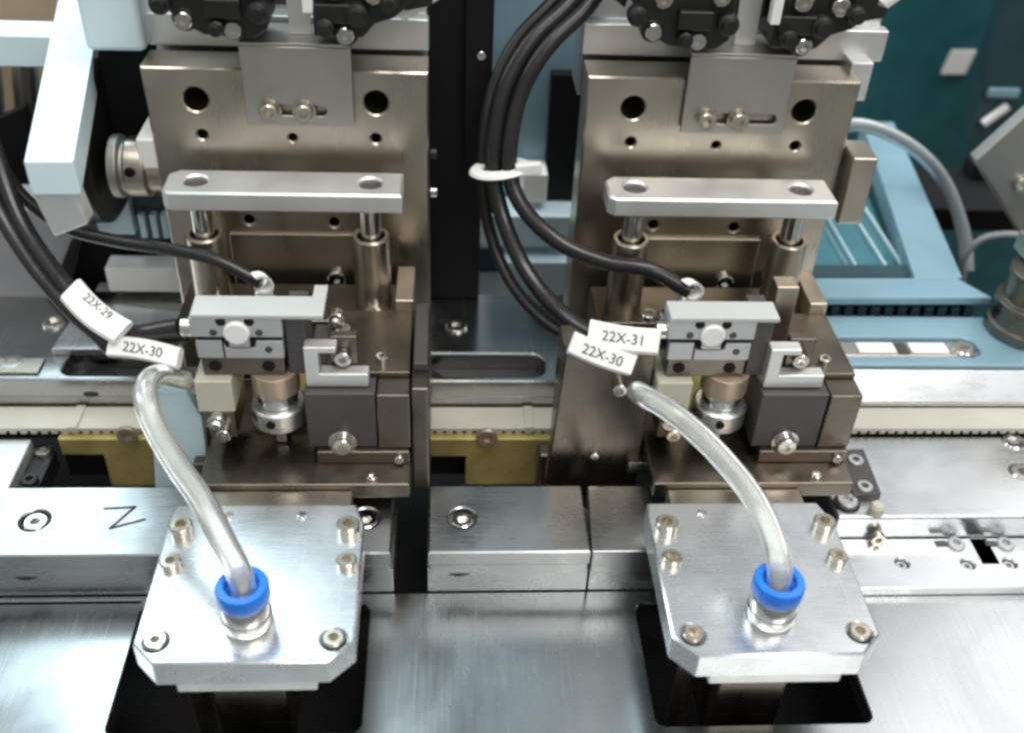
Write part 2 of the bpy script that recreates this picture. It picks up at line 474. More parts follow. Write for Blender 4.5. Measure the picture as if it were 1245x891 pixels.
# yellowish tray plates between bar and belt
def tray(u0, u1, label, dark, scr):
    t = empty('brass_wall', (A((u0 + u1) / 2, 560, y=284).x, 286, -8))
    W = lambda u, v: (A(u, v, y=284).x, A(u, v, y=284).z)
    (xa, _), (xb, _), (da, dz), (db, _) = W(u0, 560), W(u1, 560), W(dark[0], dark[1]), W(dark[2], dark[1])
    MB().prism([(xa, dz), (xa, 15), (xb, 15), (xb, -8), (db, -8), (db, dz)], 284, 287.8, axis='y', ch=.3).build('wall', 'brass_sheet', t, 0)
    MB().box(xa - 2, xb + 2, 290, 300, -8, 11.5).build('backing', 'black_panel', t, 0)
    x, z = W(*scr); screw((x, 284, z), 3.9, 1.4, t, 'y', 'bronze')
    MB().box(xb - 5, xb + 2, 276, 283.8, -8, 14).build('end_post', 'nickel_dark', t, 1.5)
    MB().box(xa, xb, 254.5, 283, -12, -8.2).build('floor', 'nickel_dark', t, .3)
    return tag(t, label, 'wall')
tray(78, 236, 'yellowish brass wall with a dark opening behind the N-marked bar', (78, 553, 126), (155, 527))
tray(522, 668, 'yellowish brass wall with a dark opening behind the short one-screw bar', (522, 555, 566), (592, 530))
# left support
t = empty('support_plate', (-180, 270, 0))
MB().box(-230, -147, 255, 285.8, 3, 13.5).build('plate', 'aluminium_pale', t, .6)
MB().box(-146.7, -139.6, 256, 285, 1, 9).build('edge_strip', 'black_plastic', t, .3)
screw((-143, 290 - 7, 9.02), 2.8, 2.2, t, mat='chrome')
screw((-143, 268, 9.02), 2.8, 2.2, t, mat='black_plastic')
tag(t, 'pale aluminium support plate with black edge strip at the N-marked bar', 'plate')
# right support, two steps
t = empty('support_plate', (230, 265, 0))
MB().prism([(134, 244.5), (330, 244.5), (330, 286), (141, 286), (141, 262), (134, 258)], 3.2, 14).build('plate', 'aluminium', t, 1.1)
for u, v in ((1232, 537), (1244, 575)):
    p = A(u, v, z=14); screw((p.x, p.y, 13.3), 4.4, 1.4, t, mat='chrome')
p = A(1246, 572, z=14); MB().prism(slot(p.x - 6, p.x + 30, p.y, 3.2), 14.03, 14.5).build('slot_liner', 'dark_anodised', t, .1)
dc = MB().prism([(A(u, v, z=17).x, A(u, v, z=17).y) for u, v in ((1019, 546), (1050, 545), (1072, 600), (1038, 602))], 14.03, 17).build('dark_clamp', 'dark_anodised', t, .4)
for u, v in ((1040, 560), (1051, 592)):
    p = A(u, v, z=17); screw((p.x, p.y, 16.4), 2.8, 1.6, dc, mat='gripper_metal')
p = A(1029, 612, z=14); MB().lathe([(4.6, 14.03), (4.6, 14.6)], (p.x, p.y, 0)).build('washer', 'black_plastic', t, .1); screw((p.x, p.y, 14.62), 3.6, 1.6, t, mat='gripper_metal')
p = A(1066, 618, z=16); MB().lathe([(2.6, 14.03), (2.6, 17), (1.8, 18.2)], (p.x, p.y, 0)).build('bumper', 'cream', t, .1)
p = A(1060, 638, z=6); screw((p.x, 243.2, 6), 2.6, 2.0, t, axis='y', mat='steel_screw')
tag(t, 'broad pale aluminium support plate with dark screwed clamp in front of the belt', 'plate')
t = empty('step_plate', (230, 233, 0))
P3 = lambda u, v: A(u, v, z=4)
hs = [circ(P3(u, v).x, P3(u, v).y, 2.3) for u, v in ((1097, 684), (1177, 685), (1228, 684))]
n0 = P3(1196, 668); hs.append([(n0.x - 2.6, n0.y - 6), (n0.x + 2.6, n0.y - 6), (n0.x + 2.6, n0.y + 5), (n0.x - 2.6, n0.y + 5)])
MB().prism([(118, 222), (330, 222), (330, 244.2), (118, 244.2)], .1, 4, hs, ch=.5).build('plate', 'aluminium', t, 0)
for u, v in ((1097, 684), (1177, 685), (1228, 684)):
    screw((P3(u, v).x, P3(u, v).y, .6), 2.0, 2.2, t, mat='gripper_metal')
for u in (1162, 1222):
    p = P3(u, 662); screw((p.x, p.y, 3.6), 3.0, 1.6, t, mat='gripper_metal')
    MB().box(p.x - 7, p.x - 3.2, p.y - .6, p.y + 1.6, 4.02, 4.5).build('notch_mark', 'dark_anodised', t, .1)
tag(t, 'narrow pale aluminium step plate with drilled holes and a notch', 'plate')

# ================================================================== ONE PICK-UP UNIT
def unit(X, w, film):
    """w: phrase that says which unit, film: blue film on its low plate"""
    # ---- mounting plate with holes
    t = empty('mounting_plate', (X, 329, 36))
    zt = 134.5
    holes = [circ(X - 29, 123.6, 4.1), circ(X + 30, 123.6, 4.1), circ(X - 28.5, 111.2, 1.7), circ(X + 1.5, 110.6, 1.4), circ(X + 29.5, 110.8, 1.7),
             circ(X - 16.5, 78.8, 1.9), circ(X + 13.5, 78.2, 1.9)]
    pl = MB().prism([(X - 45.2, 36), (X + 47.4, 36), (X + 47.4, zt), (X - 45.2, zt)], 329, 344.2, holes, 'y', ch=.6).build('plate', 'nickel', t, 0)
    MB().box(X - 45, X + 47.2, 344.35, 346, 40, zt - 4).build('hole_shade_backing', 'black_panel', t, .5)  # black sheet added behind the plate so its holes look dark inside
    rpn = MB().box(X - 24, X + 24, 327.6, 328.95, 50, 74).build('reflection_panel', 'nickel', t, .4)  # panel added in place of a yellowish reflection on the plate
    screw((X + 13.2, 327.6, 56), 3.3, 2.0, rpn, 'y', 'chrome')
    screw((X + 48.0, 335, 88), 2.0, 2.2, pl, 'x', 'chrome')
    screw((X + 48.0, 335, 103), 2.0, 2.2, pl, 'x', 'black_plastic')
    tag(t, f'tall nickel mounting plate with round holes on the {w}', 'plate')
    # ---- slide behind the plate
    t = empty('slide_rail', (X, 352, 120))
    MB().box(X - 46, X + 60 if not film else X + 47.5, 346.2, 352, 135, 146).build('rail_bar', 'aluminium_pale', t, .7)
    MB().box(X - 45.5, X + 59 if not film else X + 47, 352.2, 372, 118, 154).build('carriage', 'aluminium', t, .7)
    if not film:
        MB().box(X + 46, X + 54, 338, 352, 124, 137.8).build('end_stop', 'aluminium_pale', t, .6)
        MB().box(X + 48.5, X + 57.5, 322, 337.5, 84, 110).build('side_stop', 'nickel', t, .8)
    tag(t, f'bright aluminium slide rail behind the {w}', 'rail')
    # ---- bent sheet bracket
    t = empty('sheet_bracket', (X + 5.5, 326, 116))
    x0, x1 = X - 12.4, X + 22.8
    sh = MB().prism([(x0, 116.5), (x1, 116.5), (x1, 143), (x0, 143)], 326.2, 327.5, [slot(X - 8, X + 14 + (6 if not film else 0), 121.7, 1.9)], 'y', ch=.15).build('sheet', 'sheet_metal', t, 0)
    MB().box(x0, x1, 326.3, 345, 143.05, 144.3).build('fold', 'sheet_metal', t, .25)
    MB().prism([(X + 3, 144.35), (X + 10, 144.35), (X + 10, 170), (X + 2.0, 170)], 334, 335.2, axis='y').build('tab', 'aluminium_pale', t, .25)
    for dx in (-4.6, 6.6):
        MB().lathe([(3.9, 0), (3.9, .7)], (X + dx, 326.15, 121.7), 'y').build('washer', 'steel_screw', sh, .1)
        screw((X + dx, 325.4, 121.7), 3.0, 2.6, sh, 'y')
    tag(t, f'thin grey bent sheet bracket on the {w}', 'bracket')
    # ---- black valve cluster above
    t = empty('valve_block', (X, 330, 147))
    k = MB()
    k.prism([(X - 38, 168), (X - 30, 152.5), (X - 22, 148), (X - 6, 147), (X - 2, 150), (X - 2, 175), (X - 38, 175)], 322, 342, axis='y')
    k.build('housing', 'black_plastic', t, .8)
    MB().prism([(X + 12, 147.5), (X + 27, 147.5), (X + 31, 152), (X + 37, 154), (X + 44, 160), (X + 44, 176), (X + 12, 176)], 323, 342, axis='y').build('housing', 'black_plastic', t, .8)
    MB().box(X - 1.9, X + 11.9, 336, 343, 153, 175).build('bridge', 'dark_anodised', t, .6)
    for (dx, z, r) in ((-27, 151, 2.0), (-12.5, 148.5, 2.0), (22, 147.5, 2.0)):
        MB().lathe([(3.9, -14), (3.9, 0), (3.2, .9)], (X + dx, 322.5, z + 1.6), 'y').build('boss', 'black_plastic', t, .2)
        screw((X + dx, 321.8, z + 1.6), 2.7, 1.8, t, 'y', 'chrome')
    for (dx, z) in ((-25, 163), (-7, 164), (19, 163), (31, 162)):
        screw((X + dx, 321.9, z), 2.9, 2.2, t, 'y', 'chrome')
    for k, (dx, z, r_) in enumerate(((-33, 158, 3.2), (-17, 151, 2.6), (-4, 156, 3.4), (16, 152, 3.0), (26, 156, 3.6), (36, 160, 3.0))):
        MB().lathe([(r_, 0), (r_, 3.5), (r_ * .7, 4), (r_ * .7, 6)], (X + dx, 322, z), 'y', 8 if k % 2 else 18).build('fitting', 'black_plastic', t, .2)
    MB().prism([(X - 36, 158), (X - 40, 161), (X - 40, 166), (X - 34, 168)], 326, 338, axis='y').build('side_lug', 'black_plastic', t, .5)
    MB().prism([(X + 40, 155), (X + 49, 157), (X + 49, 160), (X + 42, 162)], 327, 336, axis='y').build('side_lug', 'black_plastic', t, .5)
    MB().box(X + 9.4, X + 12.6, 320, 324, 156, 172).build('white_marker', 'white_plastic', t, .4)
    MB().box(X - 20, X - 9, 318.5, 321.9, 154, 160).build('cover', 'black_plastic', t, .6)
    MB().box(X + 13, X + 25, 319.5, 322.9, 153, 159).build('cover', 'black_plastic', t, .6)
    MB().sweep(spline([V(X + 38, 336, 152), V(X + 46, 336, 157), V(X + 56, 338, 164), V(X + 64, 342, 176)], 6), 3.4, 14).build('hose', 'white_plastic', t, 0)
    tag(t, f'black plastic valve block with socket screws above the {w}', 'valve')
    # ---- guide posts
    t = empty('guide_post_frame', (X, 308, 57))
    MB().prism([(X - 38.3, 305.5), (X - 36, 303.2), (X + 39, 303.2), (X + 39, 319.5), (X - 35, 319.5), (X - 38.3, 316.5)], 96.3, 103.2,
               [circ(X - 28.6, 311.8, 3.9), circ(X + 28.4, 311.8, 3.9)], ch=.7).build('crossbar', 'aluminium_pale', t, 0)
    for dx in (-28, 27.9):
        x = X + dx
        MB().lathe([(3.6, 60), (3.6, 96.3)], (x, 310, 0)).build('rod', 'chrome', t, .2)
        MB().lathe([(3.75, 96.3), (3.75, 101.2), (3.3, 101.6)], (x - .3, 311.8, 0)).build('rod_end', 'dark_anodised', t, .3)
        # bushing: a real sleeve
        bs = MB(); n = 32; vs = []; fs = []
        for rr, z in ((6.4, 57), (6.4, 84), (6.0, 84.6), (5.0, 84.6), (4.6, 84), (4.6, 72)):
            vs += [V(x + rr * math.cos(6.28318 * i / n), 310 + rr * math.sin(6.28318 * i / n), z) for i in range(n)]
        for q in range(5):
            for i in range(n):
                j = (i + 1) % n; fs.append((q * n + i, q * n + j, q * n + n + j, q * n + n + i))
        bs.add(vs, fs).build('bushing', 'nickel', t, 0)
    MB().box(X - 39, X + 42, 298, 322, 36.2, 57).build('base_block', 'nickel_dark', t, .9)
    MB().box(X + 36, X + 42.5, 297.6, 320, 57.05, 66).build('corner_stop', 'nickel', t, .6)
    screw((X + 28, 301.5, 57), 3.0, 2.2, t, 'z', 'chrome')
    screw((X - 20, 301.5, 57), 3.0, 2.2, t, 'z', 'chrome')
    tag(t, f'aluminium crossbar on two guide rods of the {w}', 'guide')
    # ---- small pneumatic slide with white disc
    t = empty('slide_cylinder', (X - 9, 262, 63))
    xa, xb = X - 23.4, X + 4.2
    ub = MB().box(xa, xb, 258.4, 268.2, 78.3, 85.2).build('upper_body', 'gripper_metal', t, .5)
    MB().prism([(xa + 1, 70.2), (xb - .3, 70.2), (xb - .3, 76.7), (xb - 8.4, 76.7), (xb - 9.0, 74.0), (xa + 10.0, 74.0), (xa + 9.4, 76.7), (xa + 1, 76.7)], 258.8, 276, axis='y').build('lower_body', 'gripper_metal', t, .4)
    MB().box(xa + 1.5, xb - .8, 259.6, 275.5, 74.1, 78.25).build('gap', 'black_panel', t, 0)
    MB().box(xa + 11.2, xb - 10.2, 258.0, 259.5, 74.9, 78.28).build('carriage_key', 'gripper_metal', t, .3)
    ft = MB().box(xa + 1.6, xb - .6, 259.6, 276, 63, 70.15).build('foot', 'nickel_dark', t, .6)
    for dx in (5.6, 22): MB().lathe([(2.0, 0), (2.0, .2)], (xa + dx, 259.57, 66.6), 'y').build('foot_hole', 'black_panel', ft, 0)
    MB().lathe([(3.9, -.8), (3.9, .9), (3.4, 1.3)], (xa + 14.0, 258.3, 80.4), 'y').build('white_disc', 'white_plastic', ub, .1)
    for dx in (7.0, 20.6): screw((xa + dx, 258.4, 80.2), 1.15, .4, ub, 'y', 'dark_anodised')
    screw((xb - 4.8, 258.8, 73.6), 1.15, .35, t, 'y', 'dark_anodised')
    MB().box(xa + 9.0, xa + 9.5, 258.65, 260, 70.4, 77).build('seam', 'black_panel', t, 0)
    for dx in (9.6, 18): MB().lathe([(1.5, 0), (1.5, .2)], (xa + dx, 258.38, 84.2), 'y', 16).build('pin_hole', 'black_panel', t, 0)
    if film:
        MB().prism([(xa + 1.0, 258.1), (xb + 12.6, 258.1), (xb + 12.6, 275), (xb + 8.4, 275), (xb + 8.4, 268.6), (xa + .6, 268.6)], 85.25, 86.8, ch=.2).build('top_plate', 'grey_anodised', t, 0)
    else:
        MB().prism([(xa + .2, 258.1), (xb + 6.6, 258.1), (xb + 6.6, 267.6), (xa + .2, 267.6)], 85.25, 86.8, ch=.2).build('top_plate', 'grey_anodised', t, 0)
        MB().box(xb + 9.5, xb + 17, 274, 281, 62.1, 88).build('tall_bracket', 'nickel', t, .6)
    MB().box(xb + .3, xb + 6.4, 261, 276, 62.6, 84).build('side_block', 'dark_anodised', t, .4)
    MB().lathe([(3.0, -3.2), (3.0, 0)], (xa, 262, 79.5), 'x', 16).build('cable_gland', 'chrome', t, .3)
    tag(t, f'small grey slide cylinder with a white disc on the {w}', 'cylinder')
    # ---- turning knob under it
    t = empty('adjusting_knob', (X, 259, 40))
    c = (X - .6, 264, -2.2)
    MB().lathe([(7.0, 65.1), (7.6, 64.9), (7.6, 57.4), (7.0, 57.0)], c, 'z', 40).build('bronze_bushing', 'bronze', t, .2)
    MB().lathe([(6.2, 56.9), (6.5, 56.4), (6.5, 52.4), (6.2, 52.0)], c, 'z', 40).build('ring', 'chrome', t, .2)
    kb = MB().lathe([(8.2, 51.9), (9.0, 51.2), (9.0, 44.8), (6.6, 42.4), (3.2, 42.2)], c, 'z', 48).build('knob', 'aluminium', t, .2)
    MB().lathe([(1.5, 0), (1.5, .3)], (c[0] - 1.5, c[1] - 9.0, 46.3), 'y', 16).build('pin_hole', 'black_panel', kb, 0)
    MB().lathe([(2.6, 42.1), (3.1, 41.5), (3.1, 36.2), (2.4, 35.3)], c, 'z', 6).build('stud', 'chrome', t, .2)
    tag(t, f'round silver knob under bronze bushing on the {w}', 'knob')
    # ---- cream stop block and its screws
    t = empty('stop_block', (X - 18, 258, 46))
    MB().box(X - 24.5, X - 13, 256.5, 275, 50.5, 62.8).build('block', 'cream', t, .5)
    screw((X - 18.8, 256.5, 48), 2.9, 3.0, t, 'y', 'chrome'); screw((X - 17.2, 256.5, 43), 2.4, 3.4, t, 'y', 'chrome')
    MB().box(X - 22, X - 13.5, 256.6, 275, 40, 50.4).build('bracket', 'nickel_dark', t, .4)
    tag(t, f'cream coloured stop block on the {w}', 'block')
    # ---- C bracket
    t = empty('hook_bracket', (X + 19, 258, 60))
    MB().prism([(X + 10, 60.6), (X + 29.5, 60.6), (X + 29.5, 65.4), (X + 14.4, 65.4), (X + 14.4, 73.6), (X + 20, 73.6), (X + 20, 75.6), (X + 10, 75.6)], 257, 262, axis='y').build('hook', 'aluminium_pale', t, .5)
    screw((X + 21.5, 262.2, 69.2), 2.6, 3.0, t, 'y', 'chrome')
    MB().box(X + 17.5, X + 26, 262.4, 266, 62.1, 76).build('back_tab', 'nickel_dark', t, .4)
    tag(t, f'pale C-shaped hook bracket around a screw on the {w}', 'bracket')
    # ---- dark block and base slab
    t = empty('dark_block', (X + 26, 262, 33))
    MB().box(X + 9.4, X + 31.5, 254, 292, 38, 60).build('block', 'dark_anodised', t, .5)
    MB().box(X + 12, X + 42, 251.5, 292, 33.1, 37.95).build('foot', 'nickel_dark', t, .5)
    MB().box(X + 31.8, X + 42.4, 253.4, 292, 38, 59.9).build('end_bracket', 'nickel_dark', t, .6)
    MB().box(X + 15, X + 42.2, 262.6, 297.5, 60.05, 62).build('top_plate', 'nickel_dark', t, .4)
    MB().lathe([(4.6, 0), (4.6, .8)], (X + 20.4, 253.95, 40.6), 'y').build('washer', 'chrome', t, .1)
    screw((X + 20.4, 253.1, 40.6), 3.2, 2.8, t, 'y', 'chrome'); screw((X + 38.5, 251.5, 35.6), 1.6, 1.6, t, 'y', 'chrome')
    screw((X + 17, 290, 65.2), 2.9, 4, t, 'y', 'chrome'); screw((X + 19.5, 284, 62), 2.6, 2.2, t, 'z', 'chrome')
    screw((X + 33, 268, 62), 2.0, 2.6, t, 'z', 'chrome')
    tag(t, f'dark block with bright screw on the {w}', 'block')
    t = empty('base_slab', (X + 8, 262, 22))
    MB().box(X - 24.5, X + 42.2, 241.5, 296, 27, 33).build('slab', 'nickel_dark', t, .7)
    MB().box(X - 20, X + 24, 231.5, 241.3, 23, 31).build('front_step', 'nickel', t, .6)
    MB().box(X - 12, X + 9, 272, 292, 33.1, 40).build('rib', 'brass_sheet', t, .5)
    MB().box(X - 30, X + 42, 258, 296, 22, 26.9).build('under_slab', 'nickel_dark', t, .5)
    screw((X + 30, 244.5, 33), 1.8, 1.4, t, 'z', 'chrome')
    if film:
        MB().box(X + 42.8, X + 48.4, 252.8, 298, 20, 63).build('cheek', 'nickel_dark', t, .8)
        MB().box(X + 43.4, X + 47.8, 262, 296, 63.05, 66).build('cheek_cap', 'dark_anodised', t, .4)
    tag(t, f'low nickel base slab under the {w}', 'plate')
    # ---- low side plate
    t = empty('side_plate', (X - 35, 266, 22))
    if film:
        MB().prism([(X - 46, 8), (X - 27, 8), (X - 25.5, 44), (X - 29, 54), (X - 40, 54)], 262, 266, axis='y').build('plate', 'pale_film', t, .5)
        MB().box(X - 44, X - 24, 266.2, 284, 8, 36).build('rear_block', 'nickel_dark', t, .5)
        tag(t, f'pale blue film-covered side plate beside the base of the {w}', 'plate')
    else:
        MB().prism([(X - 57, 14), (X - 53, 9), (X - 48, 7), (X - 25, 7), (X - 25, 70), (X - 54, 70)], 262, 268, axis='y').build('plate', 'nickel_dark', t, .8)
        MB().box(X - 54, X - 30.5, 268.2, 284, 8, 66).build('rear_block', 'nickel_dark', t, .6)
        screw((X - 36, 262, 58), 2.4, 4, t, 'y', 'chrome'); screw((X - 41, 262, 27), 1.6, 1.2, t, 'y', 'chrome')
        tag(t, f'brown-grey nickel side plate beside the base of the {w}', 'plate')
    # ---- suction block
    t = empty('suction_block', (X, 201, 0))
    prof = [(X - 23, 172.6), (X + 22.6, 172.6), (X + 29.2, 179.2), (X + 29.2, 222), (X + 26, 231), (X - 28.5, 231), (X - 29.4, 225), (X - 29.4, 179.2)]
    cp = MB().prism(prof, 25.5, 35, [circ(X - 23.5, 179.8, 3.4), circ(X + 23.6, 179.8, 3.4)], ch=.6).build('cover_plate', 'aluminium', t, 0)
    MB().box(X - 18.5, X + 19, 173.4, 222, 21.4, 25.4).build('lip', 'aluminium_pale', t, .5)
    MB().box(X - 12, X + 8.5, 181, 216, -20, 21.4).build('nozzle_body', 'nickel_dark', t, .8)
    MB().lathe([(3, -20), (3, 21.4)], (X - 19, 190, 0)).build('guide_pin', 'nickel', t, .2)
    for dx in (-24.5, 24.6):
        screw((X + dx, 219.5, 35), 3.4, 3.6, cp); screw((X + dx * 1.02, 206.5, 35), 3.0, 2.4, cp)
        screw((X + math.copysign(23.55, dx), 179.8, 32.4), 3.0, 3.6, cp)
    for dx in (-12, 10): MB().lathe([(1.5, 34), (1.5, 35.5), (1.1, 35.8)], (X + dx, 226, 0), 'z', 16).build('dowel_pin', 'chrome', cp, .1)
    tag(t, f'square aluminium suction block of the {w}', 'block')
    # ---- push-in fitting
    fx, fy = X - .3, 186.5
    t = empty('push_fitting', (fx, fy, 35))
    MB().lathe([(6.6, 35.05), (6.9, 35.6), (6.9, 38.5), (6.5, 39.0), (6.5, 42.6), (6.0, 43.4), (5.0, 43.8)], (fx, fy, 0), 'z', 40).build('metal_body', 'chrome', t, .15)
    bs = MB(); n = 40; vs = []; fs = []
    for rr, z in ((5.2, 43.9), (6.7, 44.2), (7.1, 44.9), (7.1, 48.9), (6.7, 49.7), (4.9, 49.9), (4.5, 49.4), (4.4, 47.6), (3.8, 47.4), (3.8, 44.2)):
        vs += [V(fx + rr * math.cos(6.28318 * i / n), fy + rr * math.sin(6.28318 * i / n), z) for i in range(n)]
    for q in range(9):
        for i in range(n):
            j = (i + 1) % n; fs.append((q * n + i, q * n + j, q * n + n + j, q * n + n + i))
    bs.add(vs, fs).build('release_ring', 'blue_collar', t, 0)
    tag(t, f'tube fitting with blue ring on the {w}', 'fitting')
    # ---- clear tube
    if film:
        pts = [(292, 700, 187), (270, 655, 196), (245, 608, 207), (216, 566, 217), (192, 526, 226), (179, 494, 233), (178, 470, 241), (192, 457, 250), (222, 462, 260)]
    else:
        pts = [(948, 695, 187.5), (940, 655, 197), (918, 608, 209), (885, 565, 219), (848, 527, 228), (812, 498, 235), (786, 483, 240.5)]
    path = [V(fx, fy, 41)] + [A(u, v, y=yy) for u, v, yy in pts]
    if not film: path += [path[-1] + V(-1.5, 5, -2.0), path[-1] + V(0.5, 12, -8), path[-1] + V(3.5, 21.5, -16)]
    path = spline(path, 10)
    o = MB().sweep(path, 3.5, 20, inner=2.6).build('air_tube', 'clear_tube', None, 0)
    tag(o, f'clear plastic air tube of the {w}', 'tube')

unit(LX, 'unit beside the pale arm', True)
unit(RX, 'unit beside the blue film rail', False)

# ================================================================== CABLES
def cable(pts, r, label, name='cable', mat='cable_black', n=10):
    o = MB().sweep(spline(pts, n), r, 14).build(name, mat, None, 0)
    return tag(o, label, 'cable')
cable([A(-60, 60, y=330), A(-12, 170, y=318), A(22, 262, y=302), A(62, 325, y=288), A(104, 373, y=276), A(150, 405, y=267), V(LX - 27.0, 262, 79.5)], 2.8,
      'thick black cable curving into the slide cylinder beside the pale arm')
cable([A(-70, 90, y=322), A(-28, 200, y=312), A(5, 268, y=300), A(45, 330, y=287), A(84, 375, y=277), A(120, 408, y=270), A(150, 428, y=266), V(LX - 27, 266, 74)], 2.6,
      'thick black cable hanging lowest beneath the white sleeves')
cable([A(-50, 120, y=326), A(0, 200, y=322), A(32, 243, y=318), A(80, 277, y=314), A(140, 293, y=310), A(205, 303, y=304), A(262, 316, y=299), A(318, 344, y=294)], 2.2,
      'thin black cable crossing to the white clip near the pale arm unit')
cable([A(722, -30, y=352), A(690, 8, y=346), A(645, 52, y=340), A(615, 105, y=334), A(602, 160, y=329), A(600, 215, y=325), A(613, 270, y=318), A(640, 330, y=306), A(680, 378, y=292), A(720, 405, y=280), A(765, 417, y=270), V(RX - 24, 262, 76)], 2.9,
      'black cable of the tied bundle running down to the white sleeves')
cable([A(742, -30, y=350), A(712, 12, y=344), A(668, 55, y=338), A(637, 105, y=333), A(622, 160, y=328), A(620, 215, y=323), A(640, 258, y=317), A(680, 295, y=310), A(735, 318, y=303), A(790, 328, y=298), A(838, 354, y=294)], 2.8,
      'black cable of the tied bundle crossing to the white clip')
cable([A(700, -30, y=356), A(668, 6, y=350), A(628, 50, y=345), A(601, 105, y=339), A(590, 160, y=333), A(588, 230, y=329), A(598, 290, y=324), A(622, 345, y=311), A(660, 388, y=296), A(705, 416, y=281), A(738, 430, y=273)], 2.2,
      'thin dark cable on the outer side of the tied bundle', mat='black_plastic')
# clips at the thin cable ends
for (u, v, w, X) in ((317, 344, 'unit beside the pale arm', LX), (839, 352, 'unit beside the blue film rail', RX)):
    c = A(u, v, y=292)
    t = empty('cable_clip', (c.x, c.y, c.z - 6))
    bs = MB(); n = 18; vs = []; fs = []
    for rr, k in ((3.6, -2), (3.6, 2), (2.7, 2), (2.7, -2)):
        for i in range(n + 1):
            a = math.radians(-60 + 250 * i / n - 60)
            vs.append(V(c.x + rr * math.cos(a) - k * .5, c.y + k * .8, c.z + rr * math.sin(a)))
    for q in range(4):
        for i in range(n):
            a, b = q * (n + 1) + i, ((q + 1) % 4) * (n + 1) + i; fs.append((a, a + 1, b + 1, b))
    bs.add(vs, fs).build('loop', 'white_plastic', t, 0)
    MB().box(c.x - 2.2, c.x + 2.2, c.y - 1, c.y + 8, c.z - 16, c.z - 3.3).build('stem', 'white_plastic', t, .4)
    tag(t, f'white plastic cable clip on the {w}', 'clip')
# zip tie
c = A(608, 205, y=326)
t = empty('cable_tie', (c.x, c.y, c.z))
ring = [c + V(8.4 * math.cos(a), 5.4 * math.sin(a), 1.2 * math.cos(a)) for a in [2 * math.pi * i / 28 for i in range(29)]]
st = MB().sweep(ring, 2.5, 8, flat=.45, up=None, cap=False).build('strap', 'white_plastic', t, 0)
MB().obox(c + V(9.5, -4, 2.0), V(1, 0, .12).normalized(), V(0, 1, 0), V(-.12, 0, 1).normalized(), 9, 3, 4.2).build('lock_head', 'white_plastic', st, .6)
tag(t, 'white cable tie around the black cable bundle', 'tie')
# marker sleeves with lettering
def sleeve(u0, v0, u1, v1, y0, y1, width, text, label, thick=3.6, bend=1.2, tsize=4.3, flip=1, off=0):
    p, q = A(u0, v0, y=y0), A(u1, v1, y=y1)
    n = (CAM - (p + q) / 2).normalized()
    a = (q - p); L = a.length; a.normalize(); n = (n - a * n.dot(a)).normalized(); w = n.cross(a)
    t = empty('marker_sleeve', (p + q) / 2)
    path = [p + a * L * k / 8 + w * bend * math.sin(math.pi * k / 8) * -1 for k in range(9)]
    hw, ht = width / 2, thick / 2
    prof = [(-hw, -ht * .3), (-hw * .8, -ht), (hw * .8, -ht), (hw, -ht * .3), (hw, ht * .3), (hw * .8, ht), (-hw * .8, ht), (-hw, ht * .3)]
    m = MB(); vs = []; fs = []
    for c in path: vs += [c + w * r + n * k for r, k in prof]
    for i in range(8):
        for k in range(8):
            l = (k + 1) % 8; fs.append((i * 8 + k, i * 8 + l, (i + 1) * 8 + l, (i + 1) * 8 + k))
    fs.append(tuple(reversed(range(8)))); fs.append(tuple(64 + k for k in range(8)))
    sv = m.add(vs, fs).build('sleeve', 'white_sleeve', t, .2)
    lettering(text, (p + q) / 2 + n * (ht + .12) - w * (bend * .8 - off), a * flip, w * flip, n, tsize, sv)
    return tag(t, label, 'sleeve')
sleeve(86, 352, 150, 405, 273, 262, 8.6, '22X-29', 'white marker sleeve with black lettering slanting along the thick cable', off=2.2, tsize=3.6)
sleeve(134, 421, 219, 436, 262, 256, 6.6, '22X-30', 'cream marker sleeve below the thick cable, touching the slide cylinder', bend=-.8)
sleeve(716, 404, 802, 416, 262, 256, 8.2, '22X-31', 'upper of two crossed white marker sleeves', bend=.6, tsize=4.5)
sleeve(694, 416, 770, 444, 258, 254, 7.2, '22X-30', 'lower of two crossed white marker sleeves', bend=.6, tsize=4.4)

# ================================================================== LEFT BACKGROUND
t = empty('machine_arm', A(60, 230, y=300))
Z = 128
q = [A(u, v, z=Z) for u, v in ((28, 196), (89, 196), (126, -10), (72, -10))]
MB().prism([(p.x, p.y) for p in q], Z - 11, Z).build('arm_bar', 'white_arm', t, .8)
yb = q[0].y + 3
MB().prism([(A(u, v, y=yb).x, A(u, v, y=yb).z) for u, v in ((33, 227), (88, 227), (108, 274), (66, 290))], yb, yb + 7, axis='y').build('arm_body', 'aluminium_pale', t, 1)
p = A(178, 66, y=338); p2 = A(104, 66, y=338)
MB().box(p2.x, p.x, 338, 400, p.z, p.z + 40).build('joint_block', 'white_arm', t, 2.5)
p = A(20, 57, y=385)
MB().box(p.x - 80, p.x + 16, 380, 396, p.z - 6, p.z + 6).build('cross_rail', 'white_arm', t, .8)
tag(t, 'pale blue-white machine arm reaching in from behind', 'arm')
t = empty('drive_motor', A(130, 230, y=350))
p = A(128, 165, y=345); 
MB().prism([(A(u, v, y=345).x, A(u, v, y=345).z) for u, v in ((108, 60), (182, 60), (190, 150), (172, 240), (140, 262), (104, 215))], 356, 376, axis='y').build('belt_cover', 'black_panel', t, 1)
p = A(112, 172, y=352)
MB().lathe([(26, -7), (29, -5), (29, 5), (26, 7)], (p.x, 352, p.z), 'x', 48).build('pulley', 'black_plastic', t, .2)
p = A(140, 202, y=338)
MB().lathe([(11, 0), (11, 3), (9.4, 4), (9.4, 5)], (p.x, 338, p.z), 'x', 36).build('flange', 'sheet_metal', t, .3)
